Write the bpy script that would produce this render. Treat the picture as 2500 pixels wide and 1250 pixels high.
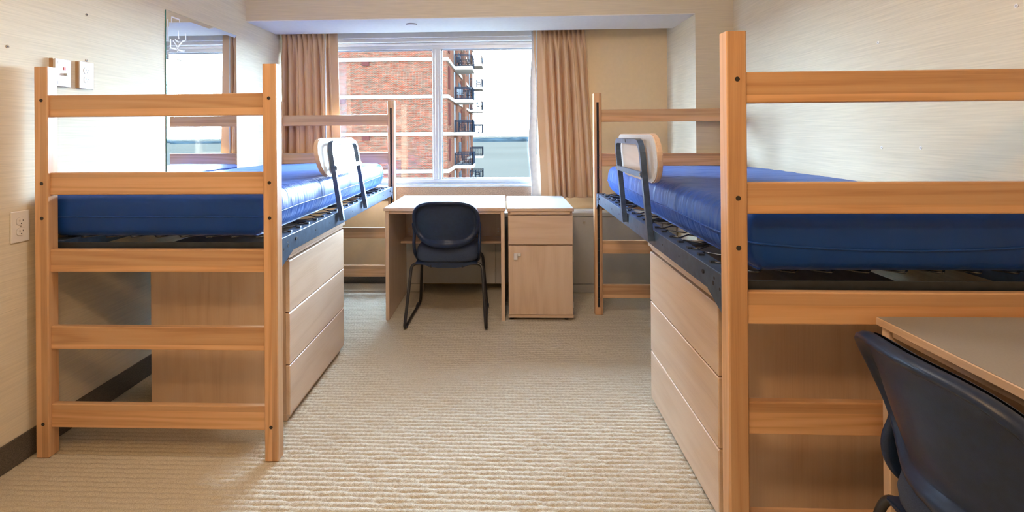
import bpy, bmesh, math, random
import numpy as np
from mathutils import Vector, Matrix, noise

random.seed(7)
rng = np.random.default_rng(7)
for o in list(bpy.data.objects):
    bpy.data.objects.remove(o, do_unlink=True)
scene = bpy.context.scene
COL = scene.collection
PI = math.pi

# ------------------------------------------------------------------ camera
F_PX, CX, CY, EYE = 1231.28, 1183.86, 326.68, 1.25845
FW = Vector((-0.0393135, 0.99922578, 0.00151198))
RT = Vector((0.99919836, 0.03932377, -0.00750206))
UP = Vector((0.0075557, -0.00121584, 0.99997072))
cam = bpy.data.cameras.new('camera')
cam.sensor_fit = 'HORIZONTAL'
cam.sensor_width = 36.0
cam.lens = F_PX * 36.0 / 2500.0
cam.shift_x = (1250.0 - CX) / 2500.0
cam.shift_y = -(625.0 - CY) / 2500.0
cam.clip_start = 0.02
cam.clip_end = 20000.0
cam_o = bpy.data.objects.new('camera', cam)
M = Matrix((RT, UP, -FW)).transposed().to_4x4()
M.translation = (0, 0, EYE)
cam_o.matrix_world = M
COL.objects.link(cam_o)
scene.camera = cam_o

# ------------------------------------------------------------------ view + sky
vs = scene.view_settings
vs.view_transform = 'Standard'
vs.look = 'None'
vs.gamma = 1.0
vs.use_curve_mapping = False
vs.exposure = 0.26

SKY_STRENGTH = 72.0
world = bpy.data.worlds.new('sky')
scene.world = world
world.use_nodes = True
wn, wl = world.node_tree.nodes, world.node_tree.links
wn.clear()
w_out = wn.new('ShaderNodeOutputWorld')
w_bg = wn.new('ShaderNodeBackground')
w_tc = wn.new('ShaderNodeTexCoord')
w_sep = wn.new('ShaderNodeSeparateXYZ')
w_ramp = wn.new('ShaderNodeValToRGB')
w_ramp.color_ramp.elements[0].position = 0.0
w_ramp.color_ramp.elements[0].color = (0.61, 0.79, 1.0, 1)
w_ramp.color_ramp.elements[1].position = 0.8
w_ramp.color_ramp.elements[1].color = (0.52, 0.72, 1.0, 1)
wl.new(w_tc.outputs['Generated'], w_sep.inputs[0])
wl.new(w_sep.outputs['Z'], w_ramp.inputs['Fac'])
wl.new(w_ramp.outputs['Color'], w_bg.inputs['Color'])
w_bg.inputs['Strength'].default_value = SKY_STRENGTH
wl.new(w_bg.outputs[0], w_out.inputs[0])

LAMP_POWER = 40.0
FILL_POWER = 20.0  # added mid-room fill light
FILL_COLOR = (1.0, 0.90, 0.80)
LAMP_COLOR = (1.0, 0.62, 0.31)

# ------------------------------------------------------------------ materials
MATS = {}

def new_mat(name):
    m = bpy.data.materials.new(name)
    m.use_nodes = True
    nt = m.node_tree
    nt.nodes.clear()
    out = nt.nodes.new('ShaderNodeOutputMaterial')
    b = nt.nodes.new('ShaderNodeBsdfPrincipled')
    nt.links.new(b.outputs[0], out.inputs[0])
    MATS[name] = m
    return m, nt, b

def plain(name, col, rough=0.5, metal=0.0, spec=0.5, noise_amt=0.06, noise_scale=30.0, bump=0.0, bump_scale=200.0, sheen=0.0):
    m, nt, b = new_mat(name)
    N, L = nt.nodes, nt.links
    tc = N.new('ShaderNodeTexCoord')
    nz = N.new('ShaderNodeTexNoise')
    nz.inputs['Scale'].default_value = noise_scale
    nz.inputs['Detail'].default_value = 4
    L.new(tc.outputs['Object'], nz.inputs['Vector'])
    rp = N.new('ShaderNodeValToRGB')
    rp.color_ramp.elements[0].position = 0.3
    rp.color_ramp.elements[1].position = 0.7
    rp.color_ramp.elements[0].color = [max(0, c * (1 - noise_amt)) for c in col] + [1]
    rp.color_ramp.elements[1].color = [min(1, c * (1 + noise_amt)) for c in col] + [1]
    L.new(nz.outputs['Fac'], rp.inputs['Fac'])
    L.new(rp.outputs['Color'], b.inputs['Base Color'])
    b.inputs['Roughness'].default_value = rough
    b.inputs['Metallic'].default_value = metal
    b.inputs['Specular IOR Level'].default_value = spec
    if sheen:
        b.inputs['Sheen Weight'].default_value = sheen
    if bump:
        n2 = N.new('ShaderNodeTexNoise')
        n2.inputs['Scale'].default_value = bump_scale
        n2.inputs['Detail'].default_value = 3
        L.new(tc.outputs['Object'], n2.inputs['Vector'])
        bp = N.new('ShaderNodeBump')
        bp.inputs['Strength'].default_value = bump
        bp.inputs['Distance'].default_value = 0.002
        L.new(n2.outputs['Fac'], bp.inputs['Height'])
        L.new(bp.outputs[0], b.inputs['Normal'])
    return m

def wood(name, axis, dark, mid, light, rough=0.38, ring=7.0, across=9.0, along=0.7, pores=0.35, strips=0.0):
    m, nt, b = new_mat(name)
    N, L = nt.nodes, nt.links
    tc = N.new('ShaderNodeTexCoord')
    oi = N.new('ShaderNodeObjectInfo')
    mul = N.new('ShaderNodeMath'); mul.operation = 'MULTIPLY'; mul.inputs[1].default_value = 37.0
    L.new(oi.outputs['Random'], mul.inputs[0])
    addv = N.new('ShaderNodeVectorMath'); addv.operation = 'ADD'
    L.new(tc.outputs['Object'], addv.inputs[0])
    L.new(mul.outputs[0], addv.inputs[1])
    def scaled(al, ac):
        mp = N.new('ShaderNodeMapping')
        s = [ac, ac, ac]
        s['XYZ'.index(axis)] = al
        mp.inputs['Scale'].default_value = s
        L.new(addv.outputs[0], mp.inputs['Vector'])
        return mp
    m1 = scaled(along, across)
    n1 = N.new('ShaderNodeTexNoise')
    n1.inputs['Scale'].default_value = 1.0
    n1.inputs['Detail'].default_value = 2.0
    n1.inputs['Distortion'].default_value = 0.25
    L.new(m1.outputs[0], n1.inputs['Vector'])
    k = N.new('ShaderNodeMath'); k.operation = 'MULTIPLY'; k.inputs[1].default_value = ring * 2 * PI
    L.new(n1.outputs['Fac'], k.inputs[0])
    sn = N.new('ShaderNodeMath'); sn.operation = 'SINE'
    L.new(k.outputs[0], sn.inputs[0])
    mr = N.new('ShaderNodeMapRange')
    mr.inputs['From Min'].default_value = -1; mr.inputs['From Max'].default_value = 1
    L.new(sn.outputs[0], mr.inputs['Value'])
    m2 = scaled(6.0, 260.0)
    n2 = N.new('ShaderNodeTexNoise')
    n2.inputs['Scale'].default_value = 1.0
    n2.inputs['Detail'].default_value = 3.0
    L.new(m2.outputs[0], n2.inputs['Vector'])
    m3 = scaled(0.6, 3.0)
    n3 = N.new('ShaderNodeTexNoise')
    n3.inputs['Scale'].default_value = 1.0
    L.new(m3.outputs[0], n3.inputs['Vector'])
    mixa = N.new('ShaderNodeMix'); mixa.data_type = 'FLOAT'
    mixa.inputs[0].default_value = pores
    L.new(mr.outputs[0], mixa.inputs[2]); L.new(n2.outputs['Fac'], mixa.inputs[3])
    mixb = N.new('ShaderNodeMix'); mixb.data_type = 'FLOAT'
    mixb.inputs[0].default_value = 0.45
    L.new(mixa.outputs[0], mixb.inputs[2]); L.new(n3.outputs['Fac'], mixb.inputs[3])
    strip = N.new('ShaderNodeSeparateXYZ'); L.new(tc.outputs['Object'], strip.inputs[0])
    thr = N.new('ShaderNodeMapRange'); thr.inputs['To Min'].default_value = -strips; thr.inputs['To Max'].default_value = strips
    L.new(oi.outputs['Random'], thr.inputs['Value'])
    gt = N.new('ShaderNodeMath'); gt.operation = 'GREATER_THAN'
    L.new(strip.outputs[{'X': 'Z', 'Y': 'Z', 'Z': 'X'}[axis]], gt.inputs[0]); L.new(thr.outputs[0], gt.inputs[1])
    sh = N.new('ShaderNodeMath'); sh.operation = 'MULTIPLY'; sh.inputs[1].default_value = 5.3 if strips else 0.0
    L.new(gt.outputs[0], sh.inputs[0])
    sh2 = N.new('ShaderNodeMath'); sh2.operation = 'ADD'
    L.new(sh.outputs[0], sh2.inputs[0]); L.new(mul.outputs[0], sh2.inputs[1])
    L.new(sh2.outputs[0], addv.inputs[1])
    rp = N.new('ShaderNodeValToRGB')
    e = rp.color_ramp.elements
    e[0].position = 0.18; e[0].color = (*dark, 1)
    e[1].position = 0.82; e[1].color = (*light, 1)
    em = rp.color_ramp.elements.new(0.45); em.color = (*mid, 1)
    L.new(mixb.outputs[0], rp.inputs['Fac'])
    if strips:
        tone = N.new('ShaderNodeMapRange'); tone.inputs['To Min'].default_value = 1.06; tone.inputs['To Max'].default_value = 0.84
        L.new(gt.outputs[0], tone.inputs['Value'])
        tm = N.new('ShaderNodeMix'); tm.data_type = 'RGBA'; tm.blend_type = 'MULTIPLY'; tm.inputs[0].default_value = 1.0
        L.new(rp.outputs['Color'], tm.inputs[6]); L.new(tone.outputs[0], tm.inputs[7])
        L.new(tm.outputs[2], b.inputs['Base Color'])
    else:
        L.new(rp.outputs['Color'], b.inputs['Base Color'])
    b.inputs['Roughness'].default_value = rough
    b.inputs['Coat Weight'].default_value = 0.5
    b.inputs['Coat Roughness'].default_value = 0.22
    bp = N.new('ShaderNodeBump')
    bp.inputs['Strength'].default_value = 0.12
    bp.inputs['Distance'].default_value = 0.001
    L.new(n2.outputs['Fac'], bp.inputs['Height'])
    L.new(bp.outputs[0], b.inputs['Normal'])
    return m

for ax in 'XYZ':
    wood('oak_' + ax, ax, (0.45, 0.225, 0.095), (0.69, 0.40, 0.205), (0.80, 0.51, 0.29), ring=6.0, across=12.0, along=0.5, pores=0.55, strips=0.028)
    wood('laminate_' + ax, ax, (0.58, 0.39, 0.255), (0.69, 0.50, 0.35), (0.76, 0.58, 0.43), ring=7.0, across=5.0, along=0.6, pores=0.65)

def wallpaper(name, col):
    m, nt, b = new_mat(name)
    N, L = nt.nodes, nt.links
    tc = N.new('ShaderNodeTexCoord')
    mp = N.new('ShaderNodeMapping'); mp.inputs['Scale'].default_value = (5, 5, 230)
    L.new(tc.outputs['Object'], mp.inputs['Vector'])
    nz = N.new('ShaderNodeTexNoise'); nz.inputs['Scale'].default_value = 1.0; nz.inputs['Detail'].default_value = 3
    L.new(mp.outputs[0], nz.inputs['Vector'])
    rp = N.new('ShaderNodeValToRGB')
    rp.color_ramp.elements[0].position = 0.25; rp.color_ramp.elements[1].position = 0.75
    rp.color_ramp.elements[0].color = [c * 0.90 for c in col] + [1]
    rp.color_ramp.elements[1].color = [c * 1.08 for c in col] + [1]
    L.new(nz.outputs['Fac'], rp.inputs['Fac'])
    L.new(rp.outputs['Color'], b.inputs['Base Color'])
    b.inputs['Roughness'].default_value = 0.9
    b.inputs['Specular IOR Level'].default_value = 0.05
    bp = N.new('ShaderNodeBump'); bp.inputs['Strength'].default_value = 0.35; bp.inputs['Distance'].default_value = 0.001
    L.new(nz.outputs['Fac'], bp.inputs['Height']); L.new(bp.outputs[0], b.inputs['Normal'])
    return m

wallpaper('wallpaper', (0.70, 0.63, 0.495))
plain('tan_paint', (0.80, 0.64, 0.42), 0.8, spec=0.1, noise_amt=0.02)
plain('white_paint', (0.86, 0.86, 0.86), 0.8, spec=0.1, noise_amt=0.02)
plain('base_brown', (0.085, 0.068, 0.05), 0.8, noise_amt=0.5, noise_scale=300, bump=0.6, bump_scale=400)
plain('navy', (0.009, 0.058, 0.29), 0.36, spec=0.28, noise_amt=0.05, noise_scale=6)
plain('black_steel', (0.022, 0.030, 0.042), 0.36, noise_amt=0.2)
plain('steel_blue', (0.10, 0.15, 0.23), 0.32, metal=0.6, noise_amt=0.2)
plain('spring_wire', (0.12, 0.13, 0.15), 0.25, metal=0.8)
plain('bolt', (0.03, 0.028, 0.027), 0.4)
plain('slot', (0.012, 0.013, 0.02), 0.5)
plain('chair_plastic', (0.010, 0.022, 0.058), 0.36, spec=0.4, noise_amt=0.12, noise_scale=60, bump=0.15, bump_scale=700)
plain('chair_fabric', (0.035, 0.05, 0.09), 0.95, noise_amt=0.3, noise_scale=600, bump=0.5, bump_scale=900)
plain('chair_steel', (0.018, 0.018, 0.020), 0.28)
plain('grey_laminate', (0.31, 0.30, 0.28), 0.5, noise_amt=0.04, noise_scale=250)
plain('cabinet_grey', (0.46, 0.45, 0.42), 0.45, noise_amt=0.02)
plain('nickel', (0.6, 0.58, 0.52), 0.28, metal=0.9)
plain('plate_white', (0.75, 0.73, 0.70), 0.35, noise_amt=0.02)
plain('plate_dark', (0.05, 0.05, 0.05), 0.5)
plain('socket_grey', (0.45, 0.44, 0.43), 0.5)
plain('box_tan', (0.42, 0.25, 0.12), 0.6)
plain('jack_red', (0.6, 0.04, 0.03), 0.4)
plain('alu', (0.62, 0.66, 0.72), 0.35, metal=0.25, noise_amt=0.02)
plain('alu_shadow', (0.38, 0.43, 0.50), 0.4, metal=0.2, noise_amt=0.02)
plain('cork', (0.26, 0.17, 0.12), 0.8, noise_amt=0.45, noise_scale=180)
plain('glass_green', (0.05, 0.28, 0.28), 0.1)
plain('etch', (0.80, 0.82, 0.85), 0.7)
plain('curtain_lining', (0.70, 0.74, 0.80), 0.8)
plain('acrylic', (0.75, 0.74, 0.72), 0.2)
plain('guard_face', (0.62, 0.58, 0.53), 0.4, noise_amt=0.06, noise_scale=120)
plain('anchor_brown', (0.35, 0.25, 0.15), 0.6)
plain('concrete', (0.05795, 0.04889, 0.03984), 0.8, noise_amt=0.05, noise_scale=3, spec=0.0)
plain('rail_iron', (0.00161, 0.00321, 0.00536), 0.9, spec=0.0)
plain('shutter_red', (0.01073, 0.00335, 0.00301), 0.9, spec=0.0)
plain('window_grey', (0.0114, 0.01408, 0.01543), 0.9, spec=0.0)
plain('door_white', (0.03487, 0.03688, 0.03888), 0.9, spec=0.0)
plain('lake_water', (0.01307, 0.01241, 0.01005), 1.0, spec=0.0, noise_amt=0.07, noise_scale=0.004)
plain('shore_trees', (0.00437, 0.00686, 0.00811), 1.0, noise_amt=0.4, noise_scale=0.02, spec=0.0)

# curtain: satin, a little translucent
def curtain_mat():
    m, nt, b = new_mat('curtain')
    N, L = nt.nodes, nt.links
    b.inputs['Base Color'].default_value = (0.68, 0.45, 0.27, 1)
    b.inputs['Roughness'].default_value = 0.42
    b.inputs['Sheen Weight'].default_value = 0.25
    tc = N.new('ShaderNodeTexCoord')
    mp = N.new('ShaderNodeMapping'); mp.inputs['Scale'].default_value = (300, 300, 8)
    L.new(tc.outputs['Object'], mp.inputs['Vector'])
    nz = N.new('ShaderNodeTexNoise'); nz.inputs['Scale'].default_value = 1.0
    L.new(mp.outputs[0], nz.inputs['Vector'])
    bp = N.new('ShaderNodeBump'); bp.inputs['Strength'].default_value = 0.2; bp.inputs['Distance'].default_value = 0.001
    L.new(nz.outputs['Fac'], bp.inputs['Height']); L.new(bp.outputs[0], b.inputs['Normal'])
    tr = N.new('ShaderNodeBsdfTranslucent'); tr.inputs['Color'].default_value = (0.5, 0.28, 0.14, 1)
    mx = N.new('ShaderNodeMixShader'); mx.inputs[0].default_value = 0.12
    out = [n for n in N if n.type == 'OUTPUT_MATERIAL'][0]
    L.new(b.outputs[0], mx.inputs[1]); L.new(tr.outputs[0], mx.inputs[2]); L.new(mx.outputs[0], out.inputs[0])
curtain_mat()

def pane_mat():
    m, nt, b = new_mat('pane_glass')
    N, L = nt.nodes, nt.links
    out = [n for n in N if n.type == 'OUTPUT_MATERIAL'][0]
    N.remove(b)
    t = N.new('ShaderNodeBsdfTransparent'); t.inputs['Color'].default_value = (0.97, 0.985, 0.98, 1)
    g = N.new('ShaderNodeBsdfGlossy'); g.inputs['Roughness'].default_value = 0.02
    mx = N.new('ShaderNodeMixShader'); mx.inputs[0].default_value = 0.04
    L.new(t.outputs[0], mx.inputs[1]); L.new(g.outputs[0], mx.inputs[2]); L.new(mx.outputs[0], out.inputs[0])
pane_mat()

def mirror_mat():
    m, nt, b = new_mat('mirror_silver')
    b.inputs['Base Color'].default_value = (0.90, 0.94, 0.95, 1)
    b.inputs['Metallic'].default_value = 1.0
    b.inputs['Roughness'].default_value = 0.015
mirror_mat()

def carpet_mat():
    m, nt, b = new_mat('carpet')
    N, L = nt.nodes, nt.links
    tc = N.new('ShaderNodeTexCoord')
    nz = N.new('ShaderNodeTexNoise'); nz.inputs['Scale'].default_value = 420.0; nz.inputs['Detail'].default_value = 3
    L.new(tc.outputs['Object'], nz.inputs['Vector'])
    rp = N.new('ShaderNodeValToRGB')
    rp.color_ramp.elements[0].position = 0.25; rp.color_ramp.elements[1].position = 0.7
    rp.color_ramp.elements[0].color = (0.41, 0.355, 0.255, 1)
    rp.color_ramp.elements[1].color = (0.67, 0.61, 0.485, 1)
    L.new(nz.outputs['Fac'], rp.inputs['Fac'])
    L.new(rp.outputs['Color'], b.inputs['Base Color'])
    b.inputs['Roughness'].default_value = 0.95
    b.inputs['Specular IOR Level'].default_value = 0.1
    bp = N.new('ShaderNodeBump'); bp.inputs['Strength'].default_value = 0.7; bp.inputs['Distance'].default_value = 0.003
    L.new(nz.outputs['Fac'], bp.inputs['Height']); L.new(bp.outputs[0], b.inputs['Normal'])
carpet_mat()

def brick_mat():
    m, nt, b = new_mat('brick_far')
    N, L = nt.nodes, nt.links
    tc = N.new('ShaderNodeTexCoord')
    sp = N.new('ShaderNodeSeparateXYZ'); L.new(tc.outputs['Object'], sp.inputs[0])
    ad = N.new('ShaderNodeMath'); L.new(sp.outputs['X'], ad.inputs[0]); L.new(sp.outputs['Y'], ad.inputs[1])
    cb = N.new('ShaderNodeCombineXYZ'); L.new(ad.outputs[0], cb.inputs['X']); L.new(sp.outputs['Z'], cb.inputs['Y'])
    bt = N.new('ShaderNodeTexBrick')
    bt.inputs['Scale'].default_value = 1.0
    bt.inputs['Brick Width'].default_value = 0.23
    bt.inputs['Row Height'].default_value = 0.078
    bt.inputs['Mortar Size'].default_value = 0.011
    bt.inputs['Color1'].default_value = (0.02279, 0.00451, 0.00207, 1)
    bt.inputs['Color2'].default_value = (0.01083, 0.0078, 0.00515, 1)
    bt.inputs['Mortar'].default_value = (0.02166, 0.01487, 0.01089, 1)
    bt.inputs['Bias'].default_value = -0.1
    L.new(cb.outputs[0], bt.inputs['Vector'])
    nz = N.new('ShaderNodeTexNoise'); nz.inputs['Scale'].default_value = 1.2; nz.inputs['Detail'].default_value = 6
    mp = N.new('ShaderNodeMapping'); mp.inputs['Scale'].default_value = (1.2, 7.0, 1)
    L.new(cb.outputs[0], mp.inputs['Vector']); L.new(mp.outputs[0], nz.inputs['Vector'])
    rp = N.new('ShaderNodeValToRGB')
    rp.color_ramp.elements[0].color = (0.6, 0.6, 0.6, 1); rp.color_ramp.elements[1].color = (1.35, 1.3, 1.25, 1)
    rp.color_ramp.elements[0].position = 0.3; rp.color_ramp.elements[1].position = 0.7
    L.new(nz.outputs['Fac'], rp.inputs['Fac'])
    mx = N.new('ShaderNodeMix'); mx.data_type = 'RGBA'; mx.blend_type = 'MULTIPLY'; mx.inputs[0].default_value = 1.0
    L.new(bt.outputs['Color'], mx.inputs[6]); L.new(rp.outputs['Color'], mx.inputs[7])
    L.new(mx.outputs[2], b.inputs['Base Color'])
    b.inputs['Roughness'].default_value = 1.0
    b.inputs['Specular IOR Level'].default_value = 0.0
brick_mat()

def mattress_mat():
    m = MATS['navy']
    nt = m.node_tree
    N, L = nt.nodes, nt.links
    b = [n for n in N if n.type == 'BSDF_PRINCIPLED'][0]
    tc = N.new('ShaderNodeTexCoord')
    mp = N.new('ShaderNodeMapping'); mp.inputs['Scale'].default_value = (9, 32, 4)
    L.new(tc.outputs['Object'], mp.inputs['Vector'])
    nz = N.new('ShaderNodeTexNoise'); nz.inputs['Scale'].default_value = 1.0; nz.inputs['Detail'].default_value = 2; nz.inputs['Distortion'].default_value = 0.6
    L.new(mp.outputs[0], nz.inputs['Vector'])
    b.inputs['Sheen Weight'].default_value = 0.3
    b.inputs['Sheen Roughness'].default_value = 0.35
    b.inputs['Sheen Tint'].default_value = (0.25, 0.45, 1.0, 1)
    bp = N.new('ShaderNodeBump'); bp.inputs['Strength'].default_value = 0.5; bp.inputs['Distance'].default_value = 0.012
    L.new(nz.outputs['Fac'], bp.inputs['Height']); L.new(bp.outputs[0], b.inputs['Normal'])
mattress_mat()

# ------------------------------------------------------------------ helpers
def link(o, parent=None):
    COL.objects.link(o)
    if parent is not None:
        o.parent = parent
    return o

def mesh_obj(name, verts, faces, mat, parent=None, smooth=False):
    me = bpy.data.meshes.new(name)
    me.from_pydata([tuple(v) for v in verts], [], [tuple(f) for f in faces])
    me.update()
    if mat:
        me.materials.append(MATS[mat])
    if smooth:
        me.polygons.foreach_set('use_smooth', [True] * len(me.polygons))
    o = bpy.data.objects.new(name, me)
    return link(o, parent)

def bm_obj(name, bm, mat, parent=None, smooth=False):
    bmesh.ops.recalc_face_normals(bm, faces=bm.faces)
    me = bpy.data.meshes.new(name)
    bm.to_mesh(me); bm.free()
    if mat:
        me.materials.append(MATS[mat])
    if smooth:
        me.polygons.foreach_set('use_smooth', [True] * len(me.polygons))
    o = bpy.data.objects.new(name, me)
    return link(o, parent)

def bm_box(bm, a, b, bev=0.0, seg=1):
    lo = [min(a[i], b[i]) for i in range(3)]; hi = [max(a[i], b[i]) for i in range(3)]
    vs_ = [bm.verts.new((x, y, z)) for x in (lo[0], hi[0]) for y in (lo[1], hi[1]) for z in (lo[2], hi[2])]
    fs = [(0, 1, 3, 2), (4, 6, 7, 5), (0, 4, 5, 1), (2, 3, 7, 6), (0, 2, 6, 4), (1, 5, 7, 3)]
    faces = [bm.faces.new([vs_[i] for i in f]) for f in fs]
    if bev > 0:
        ed = list({e for f in faces for e in f.edges})
        bmesh.ops.bevel(bm, geom=ed, offset=bev, segments=seg, affect='EDGES', profile=0.5)

def box(name, a, b, mat, parent=None, bev=0.0, seg=1):
    """box from corner a to corner b in parent space; object origin at the box centre so grain differs by piece"""
    c = [(a[i] + b[i]) / 2 for i in range(3)]
    bm = bmesh.new()
    bm_box(bm, [a[i] - c[i] for i in range(3)], [b[i] - c[i] for i in range(3)], bev, seg)
    o = bm_obj(name, bm, mat, parent)
    o.location = c
    return o

def fillet(pts, r, n=6):
    pts = [Vector(p) for p in pts]
    out = [pts[0]]
    for i in range(1, len(pts) - 1):
        p, a, b = pts[i], pts[i - 1], pts[i + 1]
        da, db = (a - p), (b - p)
        la, lb = da.length, db.length
        rr = r[i] if isinstance(r, (list, tuple)) else r
        d = min(rr, la * 0.48, lb * 0.48)
        A, B = p + da.normalized() * d, p + db.normalized() * d
        for k in range(n + 1):
            t = k / n
            out.append((1 - t) ** 2 * A + 2 * t * (1 - t) * p + t * t * B)
    out.append(pts[-1])
    return out

def tube_geo(pts, r, n=8, closed=False, sx=1.0, sy=1.0, up0=None):
    pts = [Vector(p) for p in pts]
    m = len(pts)
    verts, faces = [], []
    prev = None
    for i, p in enumerate(pts):
        if closed:
            t = (pts[(i + 1) % m] - pts[i - 1]).normalized()
        else:
            t = (pts[min(i + 1, m - 1)] - pts[max(i - 1, 0)]).normalized()
        if prev is None:
            ref = Vector(up0) if up0 else (Vector((0, 0, 1)) if abs(t.z) < 0.9 else Vector((1, 0, 0)))
            nrm = (ref - t * ref.dot(t)).normalized()
        else:
            nrm = (prev - t * prev.dot(t)).normalized()
        prev = nrm
        bn = t.cross(nrm)
        for k in range(n):
            a = 2 * PI * k / n
            verts.append(p + nrm * (math.cos(a) * r * sx) + bn * (math.sin(a) * r * sy))
    for i in range(m if closed else m - 1):
        j = (i + 1) % m
        for k in range(n):
            l = (k + 1) % n
            faces.append((i * n + k, i * n + l, j * n + l, j * n + k))
    if not closed:
        faces.append(tuple(range(n - 1, -1, -1)))
        faces.append(tuple((m - 1) * n + k for k in range(n)))
    return verts, faces

def tube(name, pts, r, mat, parent=None, n=8, closed=False, **kw):
    v, f = tube_geo(pts, r, n, closed, **kw)
    return mesh_obj(name, v, f, mat, parent, smooth=True)

def prism(name, outline, axis, d0, d1, mat, parent=None, bev=0.0, smooth=False):
    """outline: list of 2D points, extruded along axis between d0 and d1"""
    bm = bmesh.new()
    def P(u, v, d):
        return {'X': (d, u, v), 'Y': (u, d, v), 'Z': (u, v, d)}[axis]
    a = [bm.verts.new(P(u, v, d0)) for u, v in outline]
    b = [bm.verts.new(P(u, v, d1)) for u, v in outline]
    fa = bm.faces.new(a); fb = bm.faces.new(list(reversed(b)))
    n = len(a)
    for i in range(n):
        bm.faces.new([a[i], b[i], b[(i + 1) % n], a[(i + 1) % n]])
    if bev:
        ed = list({e for f in (fa, fb) for e in f.edges})
        bmesh.ops.bevel(bm, geom=ed, offset=bev, segments=2, affect='EDGES')
    return bm_obj(name, bm, mat, parent, smooth)

def round_rect(u0, u1, v0, v1, radii, n=6):
    """radii: bl, br, tr, tl"""
    c = [(u0, v0, 1, 1, radii[0], PI), (u1, v0, -1, 1, radii[1], 1.5 * PI), (u1, v1, -1, -1, radii[2], 0), (u0, v1, 1, -1, radii[3], 0.5 * PI)]
    out = []
    for u, v, su, sv, r, a0 in c:
        for k in range(n + 1):
            a = a0 + 0.5 * PI * k / n
            out.append((u + su * r + r * math.cos(a), v + sv * r + r * math.sin(a)))
    return out

def cyl_pts(c, r, axis, n=16):
    return [(c[0] + r * math.cos(2 * PI * k / n), c[1] + r * math.sin(2 * PI * k / n)) for k in range(n)]

def disc(name, c, r, axis, d0, d1, mat, parent=None, n=16, bev=0.0):
    """short cylinder; c = (u, v) in the plane across axis"""
    return prism(name, cyl_pts(c, r, axis, n), axis, d0, d1, mat, parent, bev)

def empty(name, loc=(0, 0, 0), rz=0.0):
    o = bpy.data.objects.new(name, None)
    o.empty_display_size = 0.1
    o.location = loc
    o.rotation_euler = (0, 0, rz)
    return link(o)

def tag(o, label, cat, group=None, kind=None):
    o['label'] = label
    o['category'] = cat
    if group: o['group'] = group
    if kind: o['kind'] = kind
    return o

def struct(o, label=None, cat=None):
    o['kind'] = 'structure'
    if label: o['label'] = label
    if cat: o['category'] = cat
    return o

# ------------------------------------------------------------------ room shell
XL, XR, XA = -1.89, 1.62, 1.353          # left wall, right wall, alcove side
YS, YP, YW, YN = 3.625, 4.105, 4.25, -1.9  # soffit front, soffit back, window wall, wall behind the camera
ZC, ZS = 2.50, 2.107

struct(box('wall_left', (XL - 0.12, YN, -0.15), (XL, YW + 0.2, ZC + 0.1), 'wallpaper'), 'cream horizontally textured wallpaper wall with mirror', 'wall')
struct(box('wall_right', (XR, YN, -0.15), (XR + 0.12, YW + 0.2, ZC + 0.1), 'wallpaper'), 'cream textured wallpaper wall behind the bed nearer the desk and chair', 'wall')
struct(box('wall_near', (XL - 0.1, YN - 0.1, -0.15), (XR + 0.1, YN, ZC + 0.1), 'wallpaper'), 'cream wallpaper wall opposite the window', 'wall')
struct(box('wall_return', (XA, YS, -0.15), (XR, YW + 0.2, ZC), 'wallpaper'), 'tan wallpapered column closing the window alcove', 'wall')
struct(box('wall_soffit', (XL, YS, ZS), (XA, YP, ZC), 'wallpaper'), 'tan wallpapered drop beam above the window', 'wall')
struct(box('ceiling_soffit', (XL, YS + 0.004, ZS - 0.006), (XA, YP, ZS), 'white_paint'), 'white painted underside of the beam', 'ceiling')
struct(box('ceiling', (XL - 0.1, YN - 0.1, ZC), (XR + 0.1, YW + 0.2, ZC + 0.1), 'white_paint'), 'white painted ceiling of the room', 'ceiling')
# far wall around the window opening
WX0, WX1, WZ0, WZ1 = -1.78, 0.62, 0.82, 2.16
far = struct(empty('wall_far', (0, YW, 0)), 'tan painted wall around the window', 'wall')
def fw(name, a, b, mat='tan_paint'):
    return box(name, (a[0], a[1] - YW, a[2]), (b[0], b[1] - YW, b[2]), mat, far)
fw('wall_panel', (XL - 0.1, YW, -0.15), (XA + 0.3, YW + 0.2, WZ0))
fw('wall_panel', (XL - 0.1, YW, WZ0), (WX0, YW + 0.2, ZC))
fw('wall_panel', (WX1, YW, WZ0), (XA + 0.3, YW + 0.2, ZC))
fw('wall_panel', (WX0, YW, WZ1), (WX1, YW + 0.2, ZC))
struct(box('trim_1', (WX0, YW - 0.012, 0.70), (0.42, YW - 0.001, 0.818), 'cork'), 'brown speckled board strip under the window sill', 'trim')
# baseboards
struct(box('baseboard_left', (XL, YN, 0), (XL + 0.008, YW, 0.105), 'base_brown', bev=0.002), 'dark brown carpet baseboard under the mirror wall', 'baseboard')
struct(box('baseboard_right', (XR - 0.008, YN, 0), (XR, YS, 0.105), 'base_brown', bev=0.002), 'dark brown carpet baseboard along the bare wall', 'baseboard')
struct(box('baseboard_far', (XL, YW - 0.008, 0), (-0.812, YW, 0.105), 'base_brown', bev=0.002), 'dark brown carpet baseboard under the window wall', 'baseboard')

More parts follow.
